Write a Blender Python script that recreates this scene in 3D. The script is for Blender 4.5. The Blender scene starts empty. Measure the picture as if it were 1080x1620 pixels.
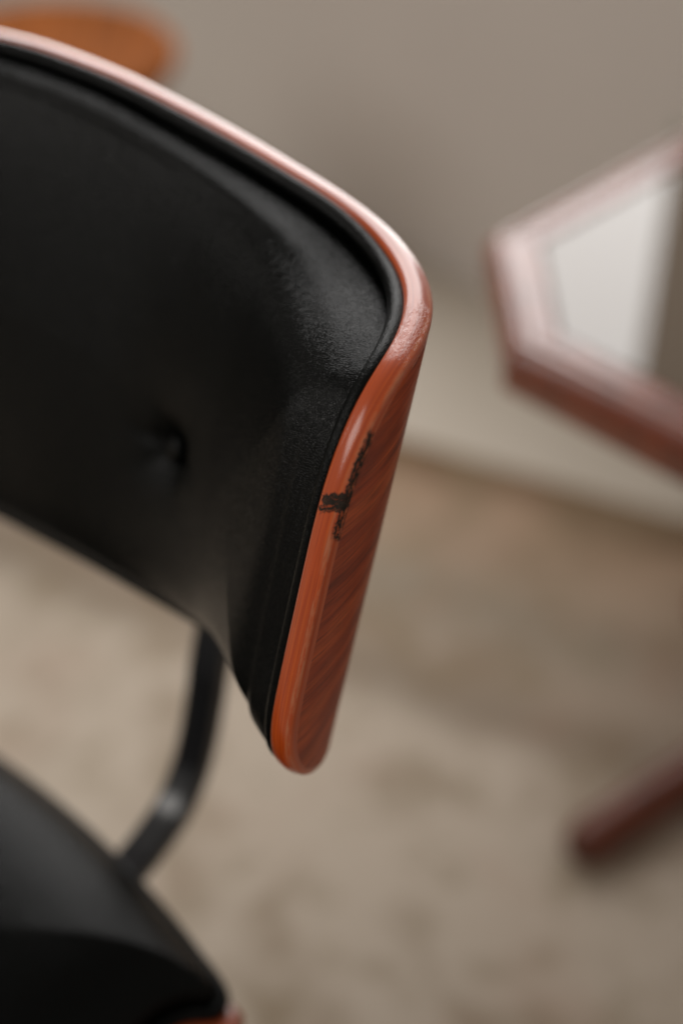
import bpy, math, random
import numpy as np
from mathutils import Vector

# ------------------------------------------------------------------ camera, world, light
scene = bpy.context.scene
col = scene.collection
cam_d = bpy.data.cameras.new('camera')
cam = bpy.data.objects.new('camera', cam_d); col.objects.link(cam)
cam.location = (0, 0, 1.2)
cam.rotation_euler = (math.radians(50), 0, 0)
cam_d.sensor_fit = 'VERTICAL'; cam_d.sensor_height = 36; cam_d.lens = 50
cam_d.clip_start = .02; cam_d.clip_end = 60
cam_d.dof.use_dof = True
cam_d.dof.focus_distance = .588
cam_d.dof.aperture_fstop = 2.0
scene.camera = cam

world = bpy.data.worlds.new('World'); scene.world = world
world.use_nodes = True
bg = world.node_tree.nodes['Background']
bg.inputs['Color'].default_value = (1.0, .93, .85, 1)
bg.inputs['Strength'].default_value = .29

def area_light(name, loc, aim, sx, sy, power, colour):
    l = bpy.data.lights.new(name, 'AREA'); l.shape = 'RECTANGLE'; l.size = sx; l.size_y = sy
    l.energy = power; l.color = colour
    o = bpy.data.objects.new(name, l); col.objects.link(o)
    o.location = loc
    o.rotation_euler = Vector(aim).to_track_quat('-Z', 'Y').to_euler()
    return o
# the tall window in the back wall, its right jamb just behind the table
area_light('window_light', (-.200, 2.375, 1.63), (-.707, -.707, 0), 1.8, 1.96, 45, (1.0, .985, .97))
# added fill lamp, out of view at left, placed to light the rim
area_light('side_fill_light', (-2.0, .1, 2.25), (1, .12, -.75), 1.3, 1.2, 21, (1.0, .955, .905))

scene.view_settings.view_transform = 'Standard'
scene.view_settings.look = 'None'
scene.view_settings.exposure = 0
scene.view_settings.gamma = 1
scene.cycles.use_denoising = True
scene.cycles.max_bounces = 8

# ------------------------------------------------------------------ helpers
def tag(o, label=None, cat=None, group=None, kind=None):
    if label: o['label'] = label
    if cat: o['category'] = cat
    if group: o['group'] = group
    if kind: o['kind'] = kind
    return o
def empty(name, loc, label, cat, group=None):
    o = bpy.data.objects.new(name, None); col.objects.link(o); o.location = loc
    o.empty_display_size = .05
    return tag(o, label, cat, group)
def link(name, me, mat, parent=None):
    o = bpy.data.objects.new(name, me); col.objects.link(o)
    if mat: me.materials.append(mat)
    if parent is not None:
        o.parent = parent; o.matrix_parent_inverse = parent.matrix_world.inverted() if False else o.matrix_parent_inverse
        o.location = -parent.location
    return o
def mesh(name, V, F, uvs=None, smooth=True):
    me = bpy.data.meshes.new(name)
    me.from_pydata([tuple(map(float, v)) for v in V], [], F); me.update()
    if uvs is not None:
        ul = me.uv_layers.new(name='UVMap')
        idx = np.zeros(len(me.loops), dtype=np.int32); me.loops.foreach_get('vertex_index', idx)
        ul.data.foreach_set('uv', np.asarray(uvs, dtype=np.float32)[idx].ravel())
    if smooth: me.polygons.foreach_set('use_smooth', [True]*len(me.polygons))
    me.update()
    return me
def ring_mesh(name, rings, uvs=None, closed=True, cap_last=False, flip=False, wrap=False):
    """rings: array [m][n][3]; quads between neighbouring rings"""
    R = np.asarray(rings); m, n = R.shape[:2]
    F = []
    jm = n if closed else n-1
    im = m if wrap else m-1
    for i in range(im):
        a0 = i*n; b0 = ((i+1) % m)*n
        for j in range(jm):
            k = (j+1) % n
            f = (a0+j, a0+k, b0+k, b0+j)
            F.append(f[::-1] if flip else f)
    if cap_last:
        f = [(m-1)*n+j for j in range(n)]; F.append(tuple(f[::-1] if flip else f))
    return mesh(name, R.reshape(-1, 3), F, None if uvs is None else np.asarray(uvs).reshape(-1, 2))
def tube(name, pts, radius, n=16, mat=None, parent=None, flat=None, side=None):
    """swept bar: round (radius) or rounded flat bar (half width, half thickness)"""
    P = np.array(pts, float); T = np.gradient(P, axis=0); T /= np.linalg.norm(T, axis=1)[:, None]
    rad = np.broadcast_to(np.asarray(radius, float), (len(P),))
    s = np.array(side if side is not None else (0, 0, 1.), float)
    rings = []
    for p, t, r in zip(P, T, rad):
        a = s - t*np.dot(s, t); a /= np.linalg.norm(a); b = np.cross(t, a)
        ring = []
        for k in range(n):
            th = 2*math.pi*k/n; c, d_ = math.cos(th), math.sin(th)
            if flat:
                e = .38
                c = math.copysign(abs(c)**e, c)*flat[0]; d_ = math.copysign(abs(d_)**e, d_)*flat[1]
            else: c *= r; d_ *= r
            ring.append(p + a*c + b*d_)
        rings.append(ring)
    me = ring_mesh(name, rings)
    import bmesh
    bm = bmesh.new(); bm.from_mesh(me); bm.verts.ensure_lookup_table()
    bm.faces.new([bm.verts[k] for k in range(n)][::-1]); bm.faces.new([bm.verts[(len(P)-1)*n+k] for k in range(n)])
    bmesh.ops.recalc_face_normals(bm, faces=bm.faces); bm.to_mesh(me); bm.free()
    me.polygons.foreach_set('use_smooth', [True]*len(me.polygons))
    return link(name, me, mat, parent)
def smooth_path(pts, n=60):
    P = np.array(pts, float)
    P = np.vstack([2*P[0]-P[1], P, 2*P[-1]-P[-2]])
    out = []; m = len(P)-3
    for q in np.linspace(0, m-1e-6, n):
        i = int(q); t = q-i; p0, p1, p2, p3 = P[i:i+4]
        out.append(.5*((2*p1)+(-p0+p2)*t+(2*p0-5*p1+4*p2-p3)*t*t+(-p0+3*p1-3*p2+p3)*t**3))
    return np.array(out)

# ------------------------------------------------------------------ materials
class NT:
    def __init__(s, name):
        s.m = bpy.data.materials.new(name); s.m.use_nodes = True; s.t = s.m.node_tree
        s.b = s.t.nodes['Principled BSDF']
    def n(s, typ, **kw):
        nd = s.t.nodes.new(typ)
        for k, v in kw.items():
            if k.startswith('i_'): nd.inputs[k[2:].replace('_', ' ')].default_value = v
            else: setattr(nd, k, v)
        return nd
    def l(s, a, b): s.t.links.new(a, b)
    def noise(s, vec, scale, detail=4, rough=.55, dist=0):
        nd = s.n('ShaderNodeTexNoise'); nd.inputs['Scale'].default_value = scale
        nd.inputs['Detail'].default_value = detail; nd.inputs['Roughness'].default_value = rough
        nd.inputs['Distortion'].default_value = dist
        s.l(vec, nd.inputs['Vector']); return nd.outputs['Fac']
    def mapping(s, vec, scale=(1, 1, 1), rot=(0, 0, 0), loc=(0, 0, 0)):
        nd = s.n('ShaderNodeMapping'); nd.inputs['Scale'].default_value = scale
        nd.inputs['Rotation'].default_value = rot; nd.inputs['Location'].default_value = loc
        s.l(vec, nd.inputs['Vector']); return nd.outputs['Vector']
    def ramp(s, fac, stops):
        nd = s.n('ShaderNodeValToRGB'); cr = nd.color_ramp
        while len(cr.elements) < len(stops): cr.elements.new(.5)
        for e, (p, c) in zip(cr.elements, stops):
            e.position = p; e.color = (c if hasattr(c, '__len__') else (c, c, c)) + ((1,) if hasattr(c, '__len__') else ()) if hasattr(c, '__len__') else (c, c, c, 1)
        s.l(fac, nd.inputs['Fac']); return nd.outputs['Color']
    def mix(s, fac, a, b, blend='MIX'):
        nd = s.n('ShaderNodeMix', data_type='RGBA', blend_type=blend)
        for sock, v in ((nd.inputs[0], fac), (nd.inputs[6], a), (nd.inputs[7], b)):
            if hasattr(v, 'is_linked') or hasattr(v, 'links'): s.l(v, sock)
            elif hasattr(v, '__len__'): sock.default_value = tuple(v)+(1,)
            else: sock.default_value = v
        return nd.outputs[2]
    def math(s, op, a, b=None, c=None, clamp=False):
        nd = s.n('ShaderNodeMath', operation=op, use_clamp=clamp)
        for i, v in enumerate((a, b, c)):
            if v is None: continue
            if hasattr(v, 'links'): s.l(v, nd.inputs[i])
            else: nd.inputs[i].default_value = v
        return nd.outputs[0]
    def bump(s, h, strength, dist, normal=None):
        nd = s.n('ShaderNodeBump'); nd.inputs['Strength'].default_value = strength; nd.inputs['Distance'].default_value = dist
        s.l(h, nd.inputs['Height'])
        if normal: s.l(normal, nd.inputs['Normal'])
        return nd.outputs['Normal']
    def set(s, **kw):
        for k, v in kw.items():
            sock = s.b.inputs[k.replace('_', ' ')]
            if hasattr(v, 'links'): s.l(v, sock)
            elif hasattr(v, '__len__') and len(v) == 3: sock.default_value = tuple(v)+(1,)
            else: sock.default_value = v

def leather_material():
    t = NT('black_leather'); oc = t.n('ShaderNodeTexCoord').outputs['Object']
    v1 = t.n('ShaderNodeTexVoronoi', feature='DISTANCE_TO_EDGE'); v1.inputs['Scale'].default_value = 1100
    mp = t.n('ShaderNodeVectorMath', operation='ADD'); sc = t.n('ShaderNodeVectorMath', operation='SCALE'); sc.inputs[3].default_value = .0007
    nz = t.n('ShaderNodeTexNoise'); nz.inputs['Scale'].default_value = 350; t.l(oc, nz.inputs['Vector'])
    t.l(nz.outputs['Color'], sc.inputs[0]); t.l(oc, mp.inputs[0]); t.l(sc.outputs[0], mp.inputs[1]); t.l(mp.outputs[0], v1.inputs['Vector'])
    h = t.math('MINIMUM', v1.outputs['Distance'], .25)
    n1 = t.bump(h, .46, .0007)
    n2 = t.bump(t.noise(oc, 45, 3), .12, .004, n1)
    big = t.noise(oc, 9, 3)
    rg = t.math('MULTIPLY_ADD', big, .10, .20)
    c = t.mix(t.noise(oc, 25, 4), (.0006, .0009, .0007), (.0015, .0018, .0015))
    t.set(Base_Color=c, Roughness=rg, Normal=n2, Specular_IOR_Level=.12)
    return t.m

def edge_wood_material():
    """lacquered plywood edge; UV.x = metres along the rim, UV.y = metres across it"""
    t = NT('lacquered_edge_wood'); uv = t.n('ShaderNodeUVMap', uv_map='UVMap').outputs['UV']
    g1 = t.noise(t.mapping(uv, (14, 900, 1)), 1, 5, .6)
    g2 = t.noise(t.mapping(uv, (60, 2600, 1)), 1, 3, .6)
    g3 = t.noise(t.mapping(uv, (18, 60, 1)), 1, 4, .6)
    c = t.ramp(g1, [(.28, (.33, .036, .003)), (.50, (.50, .066, .005)), (.72, (.64, .115, .010))])
    c = t.mix(t.math('MULTIPLY', t.ramp(g2, [(.55, 0.), (.7, 1.)]), .35), c, (.12, .016, .004))
    c = t.mix(t.math('MULTIPLY', t.ramp(g3, [(.42, 0.), (.62, 1.)]), .45), c, (.42, .062, .008))
    # worn pale specks
    sp = t.ramp(t.noise(t.mapping(uv, (700, 1500, 1)), 1, 2, .5), [(.74, 0.), (.78, 1.)])
    c = t.mix(t.math('MULTIPLY', sp, .35), c, (.6, .30, .14))
    sep = t.n('ShaderNodeSeparateXYZ'); t.l(uv, sep.inputs[0]); x, y = sep.outputs[0], sep.outputs[1]
    # dark filled damage: a short smear across the edge and a ragged line along the back arris
    def band(v, lo, hi, soft):
        a = t.n('ShaderNodeMapRange', interpolation_type='SMOOTHSTEP'); t.l(v, a.inputs[0]); a.inputs[1].default_value = lo-soft; a.inputs[2].default_value = lo+soft
        b = t.n('ShaderNodeMapRange', interpolation_type='SMOOTHSTEP'); t.l(v, b.inputs[0]); b.inputs[1].default_value = hi-soft; b.inputs[2].default_value = hi+soft
        return t.math('MULTIPLY', a.outputs[0], t.math('SUBTRACT', 1., b.outputs[0]))
    wx = t.math('MULTIPLY_ADD', t.noise(t.mapping(uv, (90, 500, 1)), 1, 3, .65), .006, -.003)
    xs = t.math('ADD', t.math('ADD', x, wx), t.math('MULTIPLY', y, SMEAR_SLANT))
    skew = t.n('ShaderNodeCombineXYZ'); t.l(xs, skew.inputs[0]); t.l(y, skew.inputs[1])
    stroke = t.noise(t.mapping(skew.outputs[0], (1300, 70, 1)), 1, 3, .6)          # strokes run across the edge
    ends = t.math('MULTIPLY_ADD', t.noise(t.mapping(skew.outputs[0], (800, 10, 1)), 1, 2, .5), .011, -.0055)
    m1 = t.math('MULTIPLY', band(xs, SMEAR[0], SMEAR[1], .0003), band(t.math('ADD', y, ends), SMEAR_Y, .05, .0003))
    m1 = t.math('MULTIPLY', m1, t.ramp(stroke, [(.41, 0.), (.46, 1.)]))
    wl = t.math('MULTIPLY_ADD', t.noise(t.mapping(uv, (420, 120, 1)), 1, 4, .7), .0056, -.0028)
    m2 = t.math('MULTIPLY', band(t.math('ADD', x, wx), LINE[0], LINE[1], .0012), band(t.math('ADD', y, wl), LINE_Y, .05, .00025))
    brk = t.ramp(t.noise(t.mapping(uv, (170, 700, 1), loc=(5, 1, 0)), 1, 4, .75), [(.43, 0.), (.49, 1.)])
    dm = t.math('MAXIMUM', m1, t.math('MULTIPLY', m2, brk))
    chip = t.noise(t.mapping(skew.outputs[0], (2200, 240, 1)), 1, 4, .7)
    hole = t.ramp(chip, [(.61, 0.), (.65, 1.)])
    dark = t.mix(hole, (.030, .024, .019), (.30, .16, .09))
    dark = t.mix(t.ramp(chip, [(.34, 1.), (.42, 0.)]), dark, (.006, .005, .004))
    ar = t.math('MULTIPLY', band(y, .0158, .0184, .0005), t.ramp(t.noise(t.mapping(uv, (60, 300, 1)), 1, 4, .7), [(.42, 0.), (.6, 1.)]))  # pale back arris: worn edge, and its highlight painted into the colour
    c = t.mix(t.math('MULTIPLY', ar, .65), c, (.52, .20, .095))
    c = t.mix(dm, c, dark)
    hb = t.math('MULTIPLY_ADD', dm, t.math('MULTIPLY', chip, 1.0), t.math('MULTIPLY', g1, .04))
    n = t.bump(hb, .7, .0009)
    hz = t.ramp(t.noise(t.mapping(uv, (60, 220, 1)), 1, 5, .7), [(.35, .0), (.65, 1.)])
    t.set(Specular_IOR_Level=t.math('MULTIPLY_ADD', dm, -.10, .22), Base_Color=c, Roughness=t.math('MULTIPLY_ADD', dm, .25, .34), Normal=n, Coat_Weight=t.math('MULTIPLY_ADD', dm, -.95, 1.0),
          Coat_Roughness=t.math('MULTIPLY_ADD', hz, .10, .09), Coat_IOR=1.44)
    worn = t.math('MULTIPLY', band(x, WORN[0], WORN[1], .006), t.ramp(t.noise(t.mapping(uv, (120, 260, 1)), 1, 4, .7), [(.42, 0.), (.62, 1.)]))
    rough_h = t.math('MULTIPLY', t.noise(t.mapping(uv, (900, 1400, 1)), 1, 4, .7), t.math('MULTIPLY_ADD', worn, 1.5, .12))
    fine = t.bump(t.math('ADD', rough_h, t.math('MULTIPLY', t.noise(t.mapping(uv, (35, 90, 1)), 1, 2, .5), .8)), .5, .0006)
    t.l(fine, t.b.inputs['Coat Normal'])
    return t.m

def veneer_material(ang=0.9, name='dark_red_veneer', scale=1.0):
    """figured veneer with slanting grain; UV in metres on the panel"""
    t = NT(name); uv = t.n('ShaderNodeUVMap', uv_map='UVMap').outputs['UV']
    r = t.mapping(uv, (1, 1, 1), (0, 0, ang))
    g0 = t.noise(t.mapping(r, (10*scale, 90*scale, 1)), 1, 4, .6, .6)
    g1 = t.noise(t.mapping(r, (40*scale, 700*scale, 1)), 1, 5, .65, .3)
    g2 = t.noise(t.mapping(r, (110*scale, 2600*scale, 1)), 1, 3, .6)
    c = t.ramp(g0, [(.3, (.19, .020, .004)), (.5, (.39, .052, .010)), (.7, (.58, .105, .022))])
    c = t.mix(t.math('MULTIPLY', t.ramp(g1, [(.42, 0.), (.62, 1.)]), .55), c, (.075, .009, .003))
    c = t.mix(t.math('MULTIPLY', t.ramp(g2, [(.64, 0.), (.72, 1.)]), .55), c, (.42, .13, .045))
    scr = t.ramp(t.noise(t.mapping(r, (130, 1500, 1), loc=(3, 7, 0)), 1, 2, .5), [(.70, 0.), (.74, 1.)])
    n = t.bump(g1, .12, .0005)
    n = t.bump(scr, .3, .0003, n)
    t.set(Base_Color=c, Roughness=.42, Normal=n, Coat_Weight=.15, Coat_Roughness=.2, Specular_IOR_Level=.35)
    return t.m

def simple(name, c, rough, metal=0, coat=0, spec=.5, grain=None):
    t = NT(name)
    if grain:
        oc = t.n('ShaderNodeTexCoord').outputs['Object']
        f = t.noise(t.mapping(oc, grain), 1, 5, .6, .4)
        cc = t.ramp(f, [(.3, tuple(k*.55 for k in c)), (.5, c), (.7, tuple(min(1, k*1.35) for k in c))])
        t.set(Base_Color=cc)
    else: t.set(Base_Color=c)
    t.set(Roughness=rough, Metallic=metal, Coat_Weight=coat, Coat_Roughness=.12, Specular_IOR_Level=spec)
    return t.m

# damage position on the rim (metres of UV); filled in after the outline is known
SMEAR = [0, 0]; SMEAR_Y = .0; LINE = [0, 0]; LINE_Y = .0; SMEAR_SLANT = 0.; WORN = [0, 0]

# ------------------------------------------------------------------ the backrest surface
YAW, REC = .6051230915636101, .37052677458563066
ORG = np.array([-.1896261026218159, .6965588837446128, .7788089037576473])
LAT = np.array([math.cos(YAW), -math.sin(YAW), 0]); FWD = np.array([-math.sin(YAW), -math.cos(YAW), 0])
UPV = np.array([0, 0, 1.])*math.cos(REC) - FWD*math.sin(REC)
NRM = FWD*math.cos(REC) + np.array([0, 0, 1.])*math.sin(REC)
_s = np.linspace(0, .46, 921)
_k = .6172564742 + (10.4799204918-.6172564742)/(1+np.exp(-(_s-.2108335178)/.0188774021*4))
_th = np.concatenate([[0], np.cumsum((_k[1:]+_k[:-1])/2*np.diff(_s))])
_X = np.concatenate([[0], np.cumsum(np.cos((_th[1:]+_th[:-1])/2)*np.diff(_s))])
_Y = np.concatenate([[0], np.cumsum(np.sin((_th[1:]+_th[:-1])/2)*np.diff(_s))])
def back(U, V, off):
    U = np.asarray(U, float); V = np.asarray(V, float); a = np.abs(U); sg = np.sign(U)
    x = np.interp(a, _s, _X)*sg; y = np.interp(a, _s, _Y); h = np.interp(a, _s, _th)*sg
    x = x - off*np.sin(h); y = y + off*np.cos(h)
    return ORG + x[..., None]*LAT + V[..., None]*UPV + y[..., None]*NRM
T = .0127
half = [(0, .1365), (.03, .1355), (.06, .1335), (.097, .129), (.14, .1228), (.184, .1155), (.206, .1115), (.229, .1058), (.254, .099), (.273, .0940),
        (.291, .0888), (.306, .0835), (.320, .0775), (.332, .0715), (.342, .0635), (.3495, .0535), (.3545, .042), (.3580, .028),
        (.3597, .014), (.3605, 0), (.3607, -.022), (.3607, -.045), (.3605, -.070), (.3595, -.090), (.3555, -.105), (.3475, -.1165),
        (.3360, -.1240), (.320, -.1280), (.300, -.1298), (.26, -.1312), (.22, -.1322), (.16, -.1335), (.08, -.1345), (0, -.135)]
def closed_outline(half, N, sigma=2.5):
    h = np.array(half); full = np.vstack([h, np.column_stack([-h[::-1, 0], h[::-1, 1]])[1:-1]])
    P = full; m = len(P); pts = []
    for i in range(m):
        p0, p1, p2, p3 = P[i-1], P[i], P[(i+1) % m], P[(i+2) % m]
        for t in np.linspace(0, 1, 16, endpoint=False):
            pts.append(.5*((2*p1)+(-p0+p2)*t+(2*p0-5*p1+4*p2-p3)*t*t+(-p0+3*p1-3*p2+p3)*t**3))
    pts = np.array(pts); D = np.concatenate([[0], np.cumsum(np.hypot(*np.diff(np.vstack([pts, pts[:1]]), axis=0).T))])
    q = np.linspace(0, D[-1], N, endpoint=False); pp = np.vstack([pts, pts[:1]])
    O = np.column_stack([np.interp(q, D, pp[:, 0]), np.interp(q, D, pp[:, 1])])
    kk = np.exp(-.5*(np.arange(-12, 13)/sigma)**2); kk /= kk.sum()
    O = sum(w*np.roll(O, s, axis=0) for w, s in zip(kk, range(-12, 13)))
    tn = np.roll(O, -1, 0)-np.roll(O, 1, 0); tn /= np.linalg.norm(tn, axis=1)[:, None]
    inn = np.column_stack([tn[:, 1], -tn[:, 0]])           # inward for a clockwise outline
    if (inn*(-O)).sum() < 0: inn = -inn
    arc = np.concatenate([[0], np.cumsum(np.hypot(*np.diff(O, axis=0).T))])
    return O, inn, arc
N = 900
OUT, INN, ARC = closed_outline(half, N)
def ring(ins, off, wob=0): P = OUT+INN*ins; return back(P[:, 0], P[:, 1], off)
def uv_at(s_, w): return np.column_stack([s_, np.full(len(s_), w)])

# arc position of a point of the outline nearest (u, v)
def arc_of(u, v): return ARC[np.argmin(np.hypot(OUT[:, 0]-u, OUT[:, 1]-v))]
_m = arc_of(.3600, .0145)+.45*.0115
SMEAR = [_m-.0042, _m+.0040]; LINE = [arc_of(.3525, .048), arc_of(.3606, .0005)]
SMEAR_SLANT = .45; WORN = [arc_of(.296, .0870), arc_of(.332, .0715)]; SMEAR_Y = .0080; LINE_Y = .0174

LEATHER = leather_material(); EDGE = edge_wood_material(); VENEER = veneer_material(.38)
BLACK_METAL = simple('black_lacquered_steel', (.004, .0048, .0065), .34, 0, .5)
DARK_PLY = simple('seat_edge_wood', (.30, .050, .010), .35, 0, .7, grain=(12, 60, 300))

chair = empty('lounge_chair', (ORG[0], ORG[1], 0), 'bent plywood chair with black leather pads and a worn reddish lacquered rim, seen up close', 'chair')

# rim of the shell: rounded front arris, flat edge, tighter back arris
prof = []   # (inset, off, w)
rf, rb_ = .0028, .0022
prof.append((.0070, -.0002)); prof.append((.0048, .0))
for a in np.linspace(0, math.pi/2, 9): prof.append((rf-rf*math.sin(a), -rf+rf*math.cos(a)))
for f in (.06, .2, .35, .5, .65, .8, .94): prof.append((-.0007*math.sin(f*math.pi), -rf-(T-rf-rb_)*f))
for a in np.linspace(0, math.pi/2, 7): prof.append((rb_-rb_*math.cos(a), -T+rb_-rb_*math.sin(a)))
prof.append((.0040, -T)); 
w = 0; rings = []; uvs = []; pw = None
for ins, off in prof:
    if pw is not None: w += math.hypot(ins-pw[0], off-pw[1])
    pw = (ins, off); rings.append(ring(ins, off)); uvs.append(uv_at(ARC, w))
RIM_W = w
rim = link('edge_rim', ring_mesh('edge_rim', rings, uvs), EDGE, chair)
rim['label'] = 'glossy orange-red plywood edge with a dark chipped patch'

# outer veneered face + inner face of the shell
def disc(ins0, off, name, mat, flip, steps=60):
    rings = []; uvs = []
    base = OUT+INN*ins0
    for s in np.linspace(1, 0.004, steps):
        P = base*[1, 1]*s; rings.append(back(P[:, 0], P[:, 1], off)); uvs.append(P.copy())
    return link(name, ring_mesh(name, rings, uvs, cap_last=True, flip=flip), mat, chair)
shell = disc(.0040, -T+.00005, 'back_shell', VENEER, True)
shell['label'] = 'dark red figured veneer on the outside of the shell'
disc(.0062, .0003, 'shell_liner', LEATHER, False, 30)

# welt: a leather roll between rim and cushion
def welt(c_ins, c_off, r, name, parent, ringf, seed=1):
    rnd = np.random.default_rng(seed)
    k = np.exp(-.5*(np.arange(-40, 41)/9.)**2); k /= k.sum()
    nz = np.convolve(np.tile(rnd.normal(size=N), 3), k, 'same')[N:2*N]; nz /= np.abs(nz).max()
    rr = []
    for a in np.linspace(0, 2*math.pi, 18, endpoint=False):
        P = OUT+INN*(c_ins+(r+nz*.00025)*np.cos(a)[None] if False else (c_ins+(r+nz*.00025)*math.cos(a)))[:, None]
        off = c_off+(r+nz*.0003)*math.sin(a)
        rr.append(back(P[:, 0], P[:, 1], off))
    return link(name, ring_mesh(name, rr, wrap=True), LEATHER, parent)
welt(.0062, .0022, .0042, 'welt', chair, None)


# cushion body
BUT = [(.085, -.0), (-.085, -.0)]
BTN = None
def soft_section(a0=.10, a1=.36, end_heading=70, m1=.55):
    """the pad bridges the tight bend of the shell: a slack curve from the flat to the wing"""
    i0, i1 = np.searchsorted(_s, a0), np.searchsorted(_s, a1)
    X, Y = _X.copy(), _Y.copy(); L = a1-a0
    t = np.linspace(0, 1, i1-i0+1); p0 = np.array([_X[i0], _Y[i0]]); p1 = np.array([_X[i1], _Y[i1]])
    m0 = np.array([math.cos(_th[i0]), math.sin(_th[i0])])*L*.9; me = np.array([math.cos(math.radians(end_heading)), math.sin(math.radians(end_heading))])*L*m1
    h = ((2*t**3-3*t**2+1)[:, None]*p0+(t**3-2*t**2+t)[:, None]*m0+(-2*t**3+3*t**2)[:, None]*p1+(t**3-t**2)[:, None]*me)
    X[i0:i1+1] = h[:, 0]; Y[i0:i1+1] = h[:, 1]
    k = np.exp(-.5*(np.arange(-90, 91)*.0005/.016)**2); k /= k.sum()
    X2 = np.convolve(np.concatenate([-X[1:91][::-1], X, 2*X[-1]-X[-91:-1][::-1]]), k, 'valid'); Y2 = np.convolve(np.concatenate([Y[1:91][::-1], Y, 2*Y[-1]-Y[-91:-1][::-1]]), k, 'valid')
    return X2, Y2
_SX, _SY = soft_section()
def rim_distance(P): return np.concatenate([np.sqrt(((P[i:i+1, None]-OUT[None, ::4])**2).sum(-1).min(1)) for i in range(len(P))])
def pad_back(P, off, D):
    base = back(P[:, 0], P[:, 1], off)
    a = np.abs(P[:, 0]); sg = np.sign(P[:, 0]); w = .88*(1-np.exp(-(np.maximum(D-.011, 0)/.014)**1.5))
    dx = (np.interp(a, _s, _SX)-np.interp(a, _s, _X))*sg*w; dy = (np.interp(a, _s, _SY)-np.interp(a, _s, _Y))*w
    return base + dx[:, None]*LAT + dy[:, None]*NRM
def sstep(x): x = np.clip(x, 0, 1); return x*x*(3-2*x)
BUTTONS = [(.166, -.030), (-.166, -.030)]
C0, S_, HC = .0116, .0105, .0170
def crown(P, D):
    u, v = P[:, 0], P[:, 1]
    z = .0135*(1-np.exp(-np.maximum(D-C0-.004, 0)/.042))
    z = z + .0020*np.exp(-((D-C0-.0060)/.0040)**2)
    z = z + .0006*np.sin(u*37+v*21)*sstep(D/.05)
    for bu, bv in BUTTONS:
        r2 = (u-bu)**2+(v-bv)**2; th = np.arctan2(v-bv, u-bu)
        z = z-.0085*np.exp(-r2/.0125**2)-.0055*np.exp(-r2/.032**2)
        z = z-.0008*np.exp(-((np.sqrt(r2)-.018)/.012)**2)*(.5+.5*np.cos(6*th+1.0*np.sin(2*th)+.6))
    return z
def cushion():
    rings = []
    rnd = np.random.default_rng(5); kk = np.exp(-.5*(np.arange(-60, 61)/14.)**2); kk /= kk.sum()
    nz = np.convolve(np.tile(rnd.normal(size=N), 3), kk, 'same')[N:2*N]; nz /= np.abs(nz).max()
    cadd = .0075*np.exp(-(((np.abs(OUT[:, 0])-.350)/.030)**2+((OUT[:, 1]+.114)/.034)**2))
    low = 1-.12*sstep((-.095-OUT[:, 1])/.03)*sstep((np.abs(OUT[:, 0])-.25)/.05)
    for d_ in list(S_*(1-np.cos(np.linspace(0, math.pi/2, 26)))):
        q = 1-d_/S_; z = HC*max(0, 1-q**2.1)**(1/2.1)
        P = OUT+INN*(C0+d_+nz*.0006*q-cadd*q)[:, None]; D = np.full(N, C0+d_)
        rings.append(pad_back(P, .0002+z*(low+(1-low)*d_/S_*.25)+crown(P, D), D))
    base = OUT+INN*(C0+S_)
    for s in np.linspace(1, .003, 120)[1:]:
        P = base*s; D = rim_distance(P)
        lw = low+(1-low)*(.25+.75*sstep((1-s)/.12))
        rings.append(pad_back(P, .0002+HC*lw+crown(P, D), D))
    return link('back_cushion', ring_mesh('back_cushion', rings, cap_last=True), LEATHER, chair)
cushion()
for bu, bv in BUTTONS:
    rr = []
    for r_, z_ in ((.0072, -.003), (.0076, .0000), (.0070, .0018), (.005, .0030), (.0025, .0035), (.0003, .0036)):
        a = np.linspace(0, 2*math.pi, 32, endpoint=False)
        Pb = np.column_stack([bu+r_*np.cos(a), bv+r_*np.sin(a)]); rr.append(pad_back(Pb, HC+.0135-.0108+z_, np.full(32, .09)))
    link('cushion_button', ring_mesh('cushion_button', rr, cap_last=True), LEATHER, chair)

# ------------------------------------------------------------------ support bars, seat, legs
def loc(l, f, z): return np.array([ORG[0], ORG[1], 0])+LAT*l+FWD*f+np.array([0, 0, z])
for sgn in (1, -1):
    c = .14*sgn
    pts = [loc(c, -.062, .760), loc(c, -.047, .720), loc(c, -.0285, .672), loc(c, .008, .577), loc(c, .017, .546), loc(c, .0265, .518), loc(c, .038, .495), loc(c, .056, .476),
           loc(c, .079, .467), loc(c, .100, .463), loc(c, .15, .460), loc(c, .25, .460), loc(c, .40, .460)]
    tube('support_bar', smooth_path(pts, 90), .008, 28, BLACK_METAL, chair, flat=(.0120, .0070), side=LAT)
    # rubber-cushioned mount holding the shell on the bar
    q = back(np.array([c]), np.array([-.03]), -T)[0]; r0 = loc(c, -.055, .742)
    tube('shell_mount', [r0, r0*.5+q*.5, q], [.016, .013, .017], 24, BLACK_METAL, chair)

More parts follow.
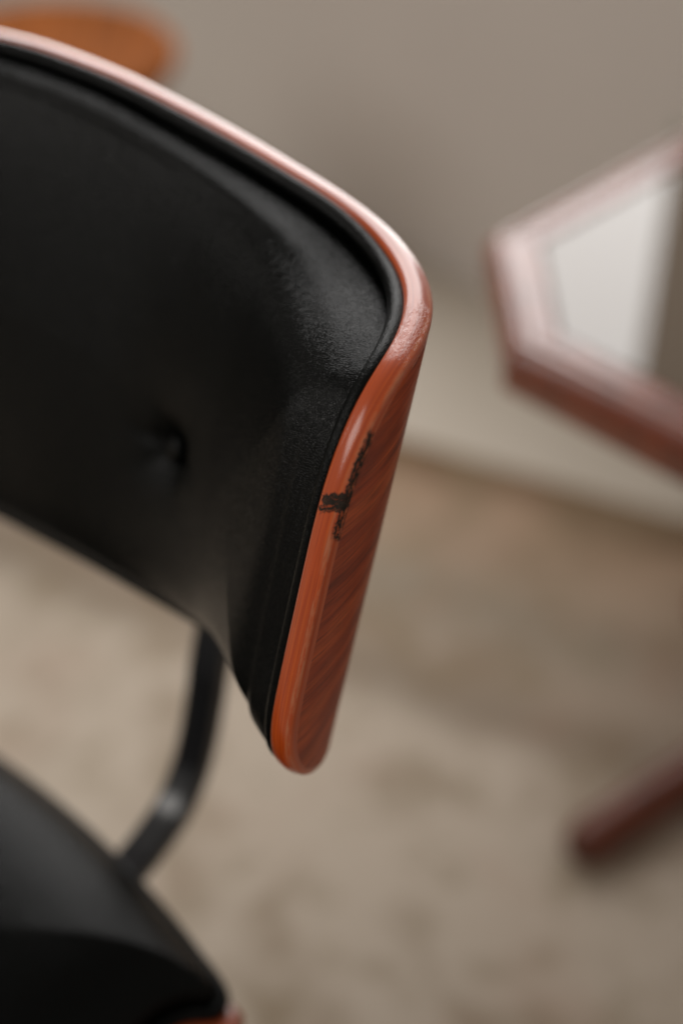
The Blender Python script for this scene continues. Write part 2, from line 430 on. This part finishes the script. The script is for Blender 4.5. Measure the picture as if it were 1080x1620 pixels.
ZS = .478
seat_half = []
for l in np.linspace(0, .236, 12): seat_half.append((l, -(.089+.050*(l/.25)**2)))
seat_half += [(.250, -.1365), (.264, -.143), (.2700, -.152), (.2715, -.166), (.268, -.22), (.271, -.30), (.270, -.38), (.262, -.45), (.245, -.495), (.21, -.525), (.12, -.548), (0, -.555)]
SO, SI, SA = closed_outline(seat_half, 600, 2.0)
SC = np.array([0, -.33])
def seat_pt(P, z):
    u, f = P[:, 0], -P[:, 1]
    zz = ZS + z + .10*u*u
    return np.array([ORG[0], ORG[1], 0])+u[:, None]*LAT+f[:, None]*FWD+zz[:, None]*np.array([0, 0, 1.])
def sring(ins, z, s=1.0, rear=0, back_=None, side=0):
    P = SO+SI*ins; P = SC+(P-SC)*s
    if rear: P = P - np.column_stack([0*P[:, 0], .014*np.clip((P[:, 1]+.30)/.12, 0, 1)*np.clip(1-(P[:, 0]/.268)**12, 0, 1)])
    return seat_pt(P, z)
rr = []; uvs = []; w = 0
for ins, z in ((.055, .0), (.012, .0), (.004, .0), (.0012, -.0012), (0, -.004), (0, -.009), (.0012, -.0118), (.004, -.013), (.02, -.013)):
    rr.append(sring(ins, z, rear=1)); uvs.append(uv_at(SA, w+.002)); w += .002
EDGE2 = simple('seat_rim_lacquer', (.34, .060, .012), .34, 0, .8, grain=(10, 10, 500))
link('seat_rim', ring_mesh('seat_rim', rr, uvs), EDGE2, chair)
rr = [sring(.02, -.0129, s) for s in np.linspace(1, .01, 12)]
link('seat_shell', ring_mesh('seat_shell', rr, [np.array(r)[:, :2] for r in rr], cap_last=True, flip=True), VENEER, chair)
pad_half = [(l, -(.094+.050*(l/.25)**2)) for l in np.linspace(0, .225, 12)]
pad_half += [(.241, -.1400), (.2530, -.1455), (.2580, -.1520), (.2570, -.1600), (.2455, -.1680), (.2370, -.185), (.231, -.25), (.232, -.32), (.232, -.38), (.226, -.44), (.215, -.49), (.12, -.525), (0, -.535)]
PO, PI_, PA = closed_outline(pad_half, 600, 1.5)
rr = []
for a in np.linspace(0, 2*math.pi, 14, endpoint=False): rr.append(seat_pt(PO+PI_*(.002+.0045*math.cos(a)), .003+.0045*math.sin(a)))
link('seat_welt', ring_mesh('seat_welt', rr, wrap=True), LEATHER, chair)
rr = []
def seat_rise(P):
    D = np.concatenate([np.sqrt(((P[k:k+1, None]-PO[None, ::3])**2).sum(-1).min(1)) for k in range(len(P))])
    return .031*(1-np.exp(-(D/.016)**.9))+.022*(1-np.exp(-D/.07))
base = PO+PI_*.006
for s_ in list(1-np.linspace(0, .30, 50)**1.6*(.30/.30**1.6))+list(np.linspace(.70, .01, 30)[1:]):
    P = SC+(base-SC)*s_; 
    if s_ == 1: rr.append(seat_pt(P, -.003)); rr.append(seat_pt(P, .004))
    rr.append(seat_pt(P, .004+seat_rise(P)))
link('seat_cushion', ring_mesh('seat_cushion', rr, cap_last=True), LEATHER, chair)
for l, f, dl, df in ((.16, .20, .05, -.05), (-.16, .20, -.05, -.05), (.16, .44, .05, .06), (-.16, .44, -.05, .06)):
    tube('leg', [loc(l, f, .462), loc(l+dl*.5, f+df*.5, .23), loc(l+dl, f+df, .003)], [.011, .010, .008], 18, BLACK_METAL, chair)

# ------------------------------------------------------------------ floor, rug, wall
def floor_material():
    t = NT('pale_floor'); oc = t.n('ShaderNodeTexCoord').outputs['Object']
    c = t.ramp(t.noise(oc, 2.2, 6, .6), [(.3, (.56, .50, .415)), (.7, (.63, .565, .48))])
    t.set(Base_Color=c, Roughness=.6, Normal=t.bump(t.noise(oc, 60, 4), .1, .002)); return t.m
def wall_material():
    t = NT('painted_wall'); oc = t.n('ShaderNodeTexCoord').outputs['Object']
    c = t.ramp(t.noise(oc, 1.5, 4, .5), [(.3, (.67, .625, .585)), (.7, (.72, .67, .625))])
    t.set(Base_Color=c, Roughness=.85, Normal=t.bump(t.noise(oc, 180, 3), .15, .001)); return t.m
def slab(name, pts, z0, z1, mat, bevel=0):
    n = len(pts); V = [(x, y, z0) for x, y in pts]+[(x, y, z1) for x, y in pts]
    F = [tuple(range(n))[::-1], tuple(range(n, 2*n))]+[(i, (i+1) % n, n+(i+1) % n, n+i) for i in range(n)]
    me = mesh(name, V, F, smooth=False)
    o = link(name, me, mat)
    if bevel:
        b = o.modifiers.new('bevel', 'BEVEL'); b.width = bevel; b.segments = 3; b.limit_method = 'ANGLE'
    return o
fl = slab('floor', [(-3.5, -2.5), (3.5, -2.5), (3.5, 6.0), (-3.5, 6.0)], -.1, 0, floor_material()); fl['kind'] = 'structure'
# wall line x + y = 2.21 running from far left to near right
w0, w1 = np.array([-3.2, 5.41]), np.array([3.3, -1.09]); nn = np.array([.7071, .7071])*.12
wl = slab('wall', [tuple(w0), tuple(w1), tuple(w1+nn), tuple(w0+nn)], 0.0, .62, wall_material()); wl['kind'] = 'structure'

def rug_material():
    t = NT('faded_woven_rug'); oc = t.n('ShaderNodeTexCoord').outputs['Object']
    sep = t.n('ShaderNodeSeparateXYZ')
    wv = t.n('ShaderNodeTexNoise'); wv.inputs['Scale'].default_value = 5; t.l(oc, wv.inputs['Vector'])
    t.l(oc, sep.inputs[0]); x, y = sep.outputs[0], sep.outputs[1]
    yd = t.math('ADD', t.math('MULTIPLY', y, -1.), t.math('MULTIPLY_ADD', wv.outputs['Fac'], .10, -.05))  # distance in from the far edge
    c = t.ramp(yd, [(0, (.20, .125, .07)), (.055, (.21, .135, .08)), (.10, (.42, .295, .205)), (.20, (.42, .32, .235)), (.27, (.34, .285, .22)),
                    (.36, (.42, .34, .265)), (.43, (.31, .25, .19)), (.50, (.57, .49, .40)), (1, (.57, .495, .405))])
    p = t.noise(oc, 7, 5, .6, .5)
    c = t.mix(t.math('MULTIPLY', t.ramp(p, [(.50, 0.), (.64, 1.)]), .55), c, (.27, .20, .13))
    p2 = t.noise(t.mapping(oc, (1, 1, 1), loc=(4, 2, 0)), 16, 4, .6, .4)
    c = t.mix(t.math('MULTIPLY', t.ramp(p2, [(.52, 0.), (.66, 1.)]), .40), c, (.27, .21, .13))
    p3 = t.noise(t.mapping(oc, (1, 1, 1), loc=(9, 5, 0)), 5, 3)
    c = t.mix(t.math('MULTIPLY', t.ramp(p3, [(.55, 0.), (.7, 1.)]), .25), c, (.40, .24, .17))
    n = t.bump(t.noise(oc, 700, 2), .4, .002)
    t.set(Base_Color=c, Roughness=.95, Normal=n, Specular_IOR_Level=.15); return t.m
ra = math.radians(-25.5)
rug = slab('rug', [(-1.6, -1.9), (1.1, -1.9), (1.1, 0), (-1.6, 0)], 0.001, .009, rug_material(), .003)
rug.location = (0.0, 1.62, 0); rug.rotation_euler = (0, 0, ra)
tag(rug, 'faded beige woven rug with a brownish border lying under chair and table', 'rug')

# ------------------------------------------------------------------ side table
tc = np.array([.445, 1.0]); R_ = .320; H_ = .0885; ZT = .60
table = empty('side_table', (tc[0], tc[1], 0), 'octagonal red wooden side table with an inset glass top reflecting a window', 'table')
def octo(ins):
    # long sides at 45 degrees, short sides square to the axes
    R = R_-ins; k = (R_+H_)-ins*math.sqrt(2)      # |x|+|y| = k on the long sides
    h = k-R
    return np.array([(-R, h), (-h, R), (h, R), (R, h), (R, -h), (h, -R), (-h, -R), (-R, -h)])
def oct_ring(ins, z, sub=6):
    P = octo(ins); out = []
    for i in range(8):
        a, b = P[i], P[(i+1) % 8]
        for t_ in (0.0, .012, .5, .988): q = a+(b-a)*t_; out.append((tc[0]+q[0], tc[1]+q[1], z))
    return out
TABLE_WOOD = simple('table_red_wood', (.22, .040, .007), .32, 0, .75, grain=(40, 40, 8))
FOOT_WOOD = simple('table_foot_wood', (.12, .024, .006), .45, 0, .12, grain=(40, 40, 8))
prof = [(.030, -.034), (.030, -.042), (.004, -.042), (.0012, -.0405), (0, -.038), (0, -.018), (0, -.0135), (.0005, -.0120), (.0018, -.0100), (.0085, -.0024), (.0100, -.0007), (.0120, 0), (.016, 0), (.020, -.0022),
        (.022, -.0022), (.024, 0), (.026, 0), (.038, 0), (.040, 0), (.0425, -.001), (.0432, -.004), (.0432, -.02)]
o = link('tabletop_frame', ring_mesh('tabletop_frame', [oct_ring(i, ZT+z) for i, z in prof], flip=False), TABLE_WOOD, table)
GL = NT('dark_glass'); GL.set(Base_Color=(.15, .11, .075), Roughness=.03, IOR=1.75, Coat_Weight=0.)
P = [oct_ring(.0436, ZT-.002), oct_ring(.0445, ZT-.0012), oct_ring(.2, ZT-.0012)]
gp = link('glass_panel', ring_mesh('glass_panel', P, cap_last=True), GL.m, table); gp.data.polygons.foreach_set('use_smooth', [False]*len(gp.data.polygons))
P = [oct_ring(.03, ZT-.034), oct_ring(.2, ZT-.034)]
link('top_underside', ring_mesh('top_underside', P, cap_last=True, flip=True), TABLE_WOOD, table)
P = [oct_ring(.045, ZT-.034), oct_ring(.045, ZT-.075), oct_ring(.058, ZT-.075), oct_ring(.058, ZT-.034)]
link('apron', ring_mesh('apron', P), TABLE_WOOD, table)
def lathe(name, cx, cy, prof, mat, parent, n=40):
    rr = [[(cx+r*math.cos(2*math.pi*k/n), cy+r*math.sin(2*math.pi*k/n), z) for k in range(n)] for r, z in prof]
    return link(name, ring_mesh(name, rr, cap_last=True), mat, parent)
lathe('column', tc[0], tc[1], [(.001, .565), (.09, .565), (.085, .55), (.035, .535), (.026, .50), (.030, .42), (.045, .33), (.048, .28), (.032, .23), (.030, .21), (.046, .19), (.048, .12), (.030, .10), (.001, .095)], TABLE_WOOD, table)
for ang in (199, 319, 79):
    a = math.radians(ang); e = np.array([math.cos(a), math.sin(a), 0])
    base = np.array([tc[0], tc[1], 0])
    pts = [base+e*.03+[0, 0, .100], base+e*.05+[0, 0, .062], base+e*.075+[0, 0, .042], base+e*.12+[0, 0, .034], base+e*.165+[0, 0, .030], base+e*.205+[0, 0, .026], base+e*.240+[0, 0, .028]]
    pf = np.array([-math.sin(a), math.cos(a), 0])
    pts = [p_+pf*.052*(np.linalg.norm((p_-base)[:2])/.24)**1.5 for p_ in pts]
    pp = smooth_path(pts, 40)
    rads = np.interp(np.linspace(0, 1, 40), [0, .3, .7, .88, 1], [.032, .026, .025, .027, .019])
    f_ = tube('foot', pp, rads, 20, FOOT_WOOD, table)
    pd = tube('foot_pad', [base+e*.215+pf*.044+[0, 0, .001], base+e*.215+pf*.044+[0, 0, .016]], [.016, .014], 20, BLACK_METAL, table)

# ------------------------------------------------------------------ stool beyond the chair
sc_ = np.array([-.375, 1.74]); ZR = .50
stool = empty('round_stool', (sc_[0], sc_[1], 0), 'orange wooden stool with a round dished seat, standing beyond the chair', 'stool')
ST = simple('orange_wood', (.20, .058, .011), .75, 0, .0, .04, grain=(60, 4, 4))
lathe('stool_seat', sc_[0], sc_[1], [(.001, ZR-.035), (.145, ZR-.035), (.160, ZR-.030), (.168, ZR-.018), (.169, ZR-.008), (.163, ZR-.001), (.155, ZR), (.145, ZR-.003), (.12, ZR-.010), (.07, ZR-.014), (.001, ZR-.016)], ST, stool, 72)
for k in range(4):
    a = math.radians(45+90*k); e = np.array([math.cos(a), math.sin(a), 0]); b = np.array([sc_[0], sc_[1], 0])
    tube('leg', [b+e*.10+[0, 0, ZR-.036], b+e*.17+[0, 0, .002]], [.017, .012], 18, ST, stool)
for k in range(4):
    a = math.radians(45+90*k); a2 = a+math.pi/2; b = np.array([sc_[0], sc_[1], .2])
    e1 = np.array([math.cos(a), math.sin(a), 0])*.143; e2 = np.array([math.cos(a2), math.sin(a2), 0])*.143
    tube('stretcher', [b+e1, b+e2], [.008, .008], 12, ST, stool)

# ------------------------------------------------------------------ potted plant on the far side of the table
pc = np.array([.55, 1.44])
plant = empty('potted_plant', (pc[0], pc[1], 0), 'green leafy plant behind the octagonal table, one leaf tip reaching into view', 'plant')
POT = simple('glazed_pot', (.45, .42, .38), .35)
lathe('pot', pc[0], pc[1], [(.001, .001), (.075, .001), (.080, .005), (.098, .15), (.102, .17), (.096, .17), (.092, .15), (.001, .148)], POT, plant)
LEAF = simple('leaf_green', (.075, .14, .06), .45)
rnd = random.Random(4)
tip0 = np.array([.372, 1.500, .505])
for k in range(12):
    a = 2*math.pi*k/12+rnd.uniform(-.2, .2); L = rnd.uniform(.06, .09)
    root = np.array([pc[0], pc[1], .15]); e = np.array([math.cos(a), math.sin(a), 0])
    tip = tip0 if k == 7 else root+e*L+np.array([0, 0, rnd.uniform(.22, .34)])
    mid = root*.4+tip*.6+np.array([0, 0, .05]); pp = smooth_path([root, mid, tip], 13)
    d_ = (tip-root); s_ = np.cross(d_, [0, 0, 1.]); s_ /= np.linalg.norm(s_); V = []; F = []
    for i, q in enumerate(pp):
        t_ = i/12; wv_ = .003+.019*math.sin(math.pi*max(0, (t_-.35)/.65)) if t_ > .35 else .003
        V += [q-s_*wv_+[0, 0, .004], q, q+s_*wv_+[0, 0, .004]]
        if i: F += [(3*i-3, 3*i-2, 3*i+1, 3*i), (3*i-2, 3*i-1, 3*i+2, 3*i+1)]
    o = link('leaf', mesh('leaf', V, F), LEAF, plant)
    sm = o.modifiers.new('thickness', 'SOLIDIFY'); sm.thickness = .0006
